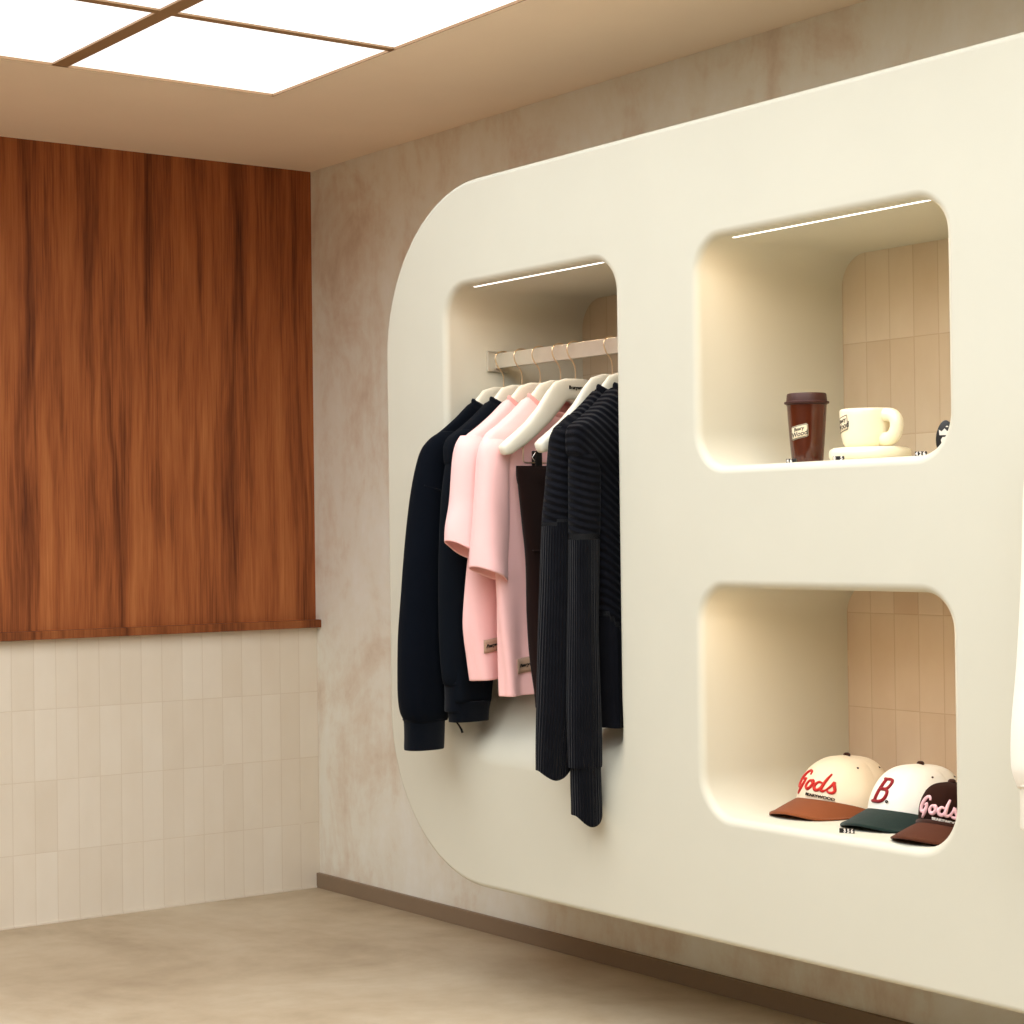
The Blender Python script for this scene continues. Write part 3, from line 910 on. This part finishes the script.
def script_gods(C, a0, t0, size, w, slope):
    """Gods in a running script, as raised embroidery following the crown"""
    bm = bmesh.new(); x = 0
    adv = {'G': .60, 'o': .46, 'd': .56, 's': .4}
    W = 2.02
    for ch in 'Gods':
        for st in STROKES[ch]:
            P2 = [p for p in crom([(a, b, 0) for a, b in st], 8)]
            pts = []
            for p in P2:
                xx = (x + p.x - W / 2) * size; yy = (p.y - .45) * size + slope * xx
                pts.append(C.pt(a0 + xx / .097, t0 + yy / .145, .0012))
            L = len(pts)
            r = [w * size * (.62 + .55 * math.sin(PI * min(1, max(0, (k + .6) / L)))) for k in range(L)]
            tube(bm, pts, r, 7)
        x += adv[ch]
    return bm

def letters_a(mat, mat2):
    def f(C):
        a = script_gods(C, C.turn, .295, .050, .062, -.07)
        b = text_bm('BEARYWOOD', .0096, 0, .0006, .0003, 1.0); subdivide_long(b, .003)
        on_cap(C, b, .20 + C.turn, .088, off=.0034, slope=-.09)
        return [(a, mat, 'script_embroidery'), (b, mat2, 'lettering')]
    return f
def letters_cream(C):
    out = letters_a(M['red'], M['blackthread'])(C)
    b = text_bm('T', .034, 0, .0006, .0022); subdivide_long(b, .004); on_cap(C, b, 1.62, .22)
    return out + [(b, M['blackthread'], 'side_embroidery')]
def letters_b(C):
    b = bmesh.new()
    k_ = .052                                        # height of the letter
    for st, wd in (([(.14, 0), (.14, .5), (.14, 1)], .075), ([(0, 1), (.2, 1), (.38, 1), (.52, .93), (.56, .77), (.51, .60), (.38, .54), (.14, .54)], .066),
                   ([(.14, .54), (.40, .54), (.57, .46), (.62, .28), (.56, .09), (.40, 0), (.2, 0), (0, 0)], .068)):
        pts, rr = [], []
        for p in crom([(x_, y_, 0) for x_, y_ in st], 6):
            yy = (p.y - .5) * k_; xx = (p.x - .32) * k_ + .17 * yy
            pts.append(C.pt(-.13 + xx / .097, .335 + yy / .145, .0014)); rr.append(wd * k_)
        tube(b, pts, rr, 7)
    s = bmesh.new()
    for k in range(5):
        a = 2 * PI * k / 5
        q = bmesh.new(); bmesh.ops.create_circle(q, cap_ends=True, segments=10, radius=.0016)
        for v in q.verts: v.co += Vector((.0022 * math.cos(a), .0022 * math.sin(a), .0006))
        merge(s, q)
    on_cap(C, s, .06, .165)
    return [(b, M['darkred'], 'letter_embroidery'), (s, M['blackthread'], 'paw_embroidery')]

Z3 = .505
cap(2.400, -.190, Z3, -86, 'cream cap with red script lettering and rust brown brim, behind the white one', M['capcream'], M['suede'], letters_cream)
cap(2.600, -.195, Z3, -86, 'white cap with dark red letter B and bottle green brim', M['capwhite'], M['green'], letters_b)
cap(2.770, -.272, Z3, -86, 'dark brown cap with pink script lettering, nearest the niche edge', M['capbrown'], M['suede2'], letters_a(M['pinkthread'], M['whitethread']), band=M['darkbutton'], size=(.080, .067, .088, .020, .16))

# ------------------------------------------------------------------ price blocks
def price(x, y, z, label, face_deg, txt):
    t = thing('price_block', label, 'price tag', (x, y, z), 'small price blocks on the shelves')
    a = math.radians(face_deg); d = Vector((math.cos(a), math.sin(a), 0)); l = Vector((-math.sin(a), math.cos(a), 0))
    w, h, th = .0072, .0085, .006
    k0 = -(len(txt) - 1) / 2
    for i, ch in enumerate(txt):
        bm = bmesh.new(); box(bm, -w / 2 + .0002, w / 2 - .0002, -th / 2, th / 2, 0, h, .0006)
        off = (k0 + i) * w
        for v in bm.verts:
            c = v.co.copy(); p = l * (c.x + off) - d * (c.y); v.co = Vector((x + p.x, y + p.y, z + c.z))
        blk = obj('digit_block', bm, M['black'], t, True, .5)
        if ch != ' ':
            bm = text_bm(ch, .0095, 0, .0002, .0003)
            for v in bm.verts:
                p = l * (v.co.x + off) + d * (th / 2 + .0002 + v.co.z); v.co = Vector((x + p.x, y + p.y, z + h / 2 + v.co.y))
            obj('lettering', bm, M['whitethread'], blk, False)
    return t
price(2.613, -.404, Z3, 'tiny black price block with pale digits, in front of the caps', -65, ' 356')

# ------------------------------------------------------------------ tumbler, mug, saucer, black figure
Z2 = 1.204
tx, ty = 2.420, -.300
t = thing('tumbler', 'brown glazed travel cup with a brown lid on the upper shelf', 'cup', (tx, ty, Z2))
bm = bmesh.new()
lathe(bm, [(0, 0), (.028, 0), (.0305, .002), (.0312, .006), (.0345, .045), (.0378, .09), (.0398, .120), (.0398, .124), (.037, .124), (.034, .09), (.028, .008), (0, .008)], (tx, ty, Z2), 56)
b = obj('cup_body', bm, M['ceramic'], t, True, .9)
bm = bmesh.new()
lathe(bm, [(.036, .118), (.0405, .1185), (.0408, .1205), (.0440, .121), (.0447, .1228), (.0442, .1248), (.0405, .126), (.0400, .130), (.0392, .139), (.0378, .1415), (.034, .1418), (.032, .1395), (0, .1392)], (tx, ty, Z2), 56)
obj('lid', bm, M['lid'], t, True, .9)

def sticker(parent, c, R, z, phi, w, h, skew, name='sticker'):
    """a paper sticker wrapped on a round body; phi is its heading"""
    bm = bmesh.new(); n = 14
    g = []
    for i in range(n + 1):
        u = -w / 2 + w * i / n
        cut = .0 if i not in (0, n) else .0015
        col_ = []
        for j in range(5):
            vv = -h / 2 + h * j / 4
            vv = vv * (1 - (.18 if i in (0, n) else 0)) + skew * u
            a = phi + u / R(z + vv); r = R(z + vv) + .0006
            col_.append(bm.verts.new((c[0] + r * math.cos(a), c[1] + r * math.sin(a), z + vv)))
        g.append(col_)
    for i in range(n):
        for j in range(4): bm.faces.new((g[i][j], g[i + 1][j], g[i + 1][j + 1], g[i][j + 1]))
    st = obj(name, bm, M['sticker'], parent); hollow(st, .0006); st['label'] = 'cream sticker with dark lettering'
    bm = bmesh.new()
    for txt, dy, sz in (('Beary', h * .22, h * .36), ('Wood', -h * .16, h * .50)):
        q = text_bm(txt, sz, .1, .0002, .0002); 
        for v in q.verts: v.co.y += dy
        merge(bm, q)
    # printed outline
    for e in (-1, 1):
        q = bmesh.new(); box(q, -w * .46, w * .46, e * h * .45 - .0006, e * h * .45 + .0006, -.0002, .0002); merge(bm, q)
        q = bmesh.new(); box(q, e * w * .46 - .0006, e * w * .46 + .0006, -h * .42, h * .42, -.0002, .0002); merge(bm, q)
    subdivide_long(bm, .004)
    for v in bm.verts:
        u, vv, o = v.co.x, v.co.y + skew * v.co.x, v.co.z
        a = phi + u / R(z + vv); r = R(z + vv) + .0010 + o
        v.co = Vector((c[0] + r * math.cos(a), c[1] + r * math.sin(a), z + vv))
    obj('lettering', bm, M['ink'], st, False)
def cam_heading(x, y): return math.atan2(CAM.y - y, CAM.x - x)
sticker(t, (tx, ty), lambda z: .0312 + (z - Z2 - .006) * (.0398 - .0312) / .114, Z2 + .064, cam_heading(tx, ty) - math.radians(27), .038, .026, .20)

mx, my = 2.588, -.300
sa = thing('saucer', 'thick round cream saucer under the cream mug', 'saucer', (mx, my, Z2))
bm = bmesh.new()
lathe(bm, [(0, 0), (.067, 0), (.075, .003), (.0783, .009), (.0788, .016), (.0765, .0225), (.070, .0262), (.06, .0266), (.05, .0262), (0, .0262)], (mx, my, Z2), 64)
obj('dish', bm, M['mug'], sa)
Zm = Z2 + .0262
ux, uy = mx - .004, my - .006
mg = thing('mug', 'rounded cream mug with a chunky handle, on the thick saucer', 'mug', (ux, uy, Zm))
prof = [(0, 0), (.034, 0), (.041, .003), (.0455, .010), (.0485, .024), (.0505, .045), (.0515, .064), (.0518, .074), (.0505, .0785), (.048, .0800), (.0455, .0785), (.0445, .072), (.044, .05), (.040, .02), (.033, .010), (0, .009)]
prof = [(a * .965, b * .93) for a, b in prof]
bm = bmesh.new(); lathe(bm, prof, (ux, uy, Zm), 64); obj('mug_body', bm, M['mug'], mg)
ha = cam_heading(ux, uy) + math.radians(50)
hd = Vector((math.cos(ha), math.sin(ha), 0))
bm = bmesh.new()
pts = [Vector((ux, uy, Zm)) + hd * a + Vector((0, 0, z)) for a, z in [(q.x, q.y) for q in crom([(.038, .0605, 0), (.052, .0608, 0), (.065, .0585, 0), (.0735, .050, 0), (.0748, .037, 0), (.0695, .0235, 0), (.057, .0150, 0), (.040, .0152, 0)], 6)]]
tube(bm, pts, [.0138 - .0008 * math.sin(PI * k / (len(pts) - 1)) for k in range(len(pts))], 16)
obj('handle', bm, M['mug'], mg)
def mugR(z):
    h = z - Zm
    return .965 * (.0455 + (.0518 - .0455) * min(1, max(0, (h - .010) / .056)) ** .6)
sticker(mg, (ux, uy), mugR, Zm + .045, cam_heading(ux, uy) - math.radians(64), .036, .030, .22)

# a black oval pocket mirror standing in the corner of the upper shelf
kx, ky = 2.800, -.330
kt = thing('oval_charm', 'black oval charm with pale markings, in the corner of the upper shelf', 'charm', (kx, ky, Z2))
bm = bmesh.new()
hk = cam_heading(kx, ky) - .2
kd = Vector((math.cos(hk), math.sin(hk), 0)); kl = Vector((-math.sin(hk), math.cos(hk), 0))
def charm(u, v, w): 
    u, v = u * .86, v * .86
    q = Vector((kx, ky, Z2 + .036)) + kl * (u + .10 * v) + Vector((0, 0, v)) + kd * w
    return q
n = 40
rows = []
for w, s in ((-.004, .9), (-.003, .98), (0, 1), (.003, .98), (.004, .9)):
    rows.append([bm.verts.new(charm(.0175 * s * math.cos(2 * PI * k / n), .036 * s * math.sin(2 * PI * k / n), w)) for k in range(n)])
for a, b in zip(rows, rows[1:]): bridge(bm, a, b)
bm.faces.new(rows[0]); bm.faces.new(rows[-1]); obj('oval_plate', bm, M['black'], kt, True, .6)
bm = bmesh.new()
def patch(poly):
    a = [bm.verts.new(charm(u, v, .0045)) for u, v in poly]; bm.faces.new(a)
patch([(-.010, .004), (.010, .004), (.012, .016), (.006, .012), (0, .018), (-.006, .012), (-.012, .016)])
patch([(-.004, -.012), (.004, -.012), (.006, -.006), (.003, .0), (-.003, .0), (-.006, -.006)])
patch([(-.006, -.026), (.006, -.026), (.007, -.018), (0, -.015), (-.007, -.018)])
patch([(.002, .021), (.008, .021), (.006, .0235), (.003, .0235)])
obj('pale_markings', bm, M['whitethread'], kt, False)

price(2.472, -.395, Z2, 'tiny black price block at the foot of the brown travel cup, on the wood-wall side', -70, '46 ')
price(2.600, -.398, Z2, 'tiny black price block between the brown travel cup and the saucer', -70, '8 5')
price(2.806, -.400, Z2, 'tiny black price block between the saucer and the black charm', -70, '426')

# ------------------------------------------------------------------ world, camera, exposure
w = bpy.data.worlds.new('World'); SC.world = w; w.use_nodes = True
w.node_tree.nodes['Background'].inputs[0].default_value = (.9, .95, 1, 1)
w.node_tree.nodes['Background'].inputs[1].default_value = .3

cd = bpy.data.cameras.new('camera'); cam = bpy.data.objects.new('camera', cd); COL.objects.link(cam)
cd.sensor_width = 36; cd.lens = 68.77; cd.clip_start = .05
Fw = Vector((-0.80511293, 0.5929991, 0.0120518)); Rt = Vector((0.59286491, 0.80519609, -0.01305603)); Up = Vector((0.01744627, 0.00336649, 0.99984213))
m = Matrix((Rt, Up, -Fw)).transposed().to_4x4(); m.translation = CAM
cam.matrix_world = m
SC.camera = cam
vs = SC.view_settings
vs.view_transform = 'Standard'; vs.look = 'None'; vs.gamma = 1; vs.exposure = 0.0; vs.use_curve_mapping = False
SC.cycles.max_bounces = 10; SC.cycles.diffuse_bounces = 6
SC.cycles.use_denoising = True
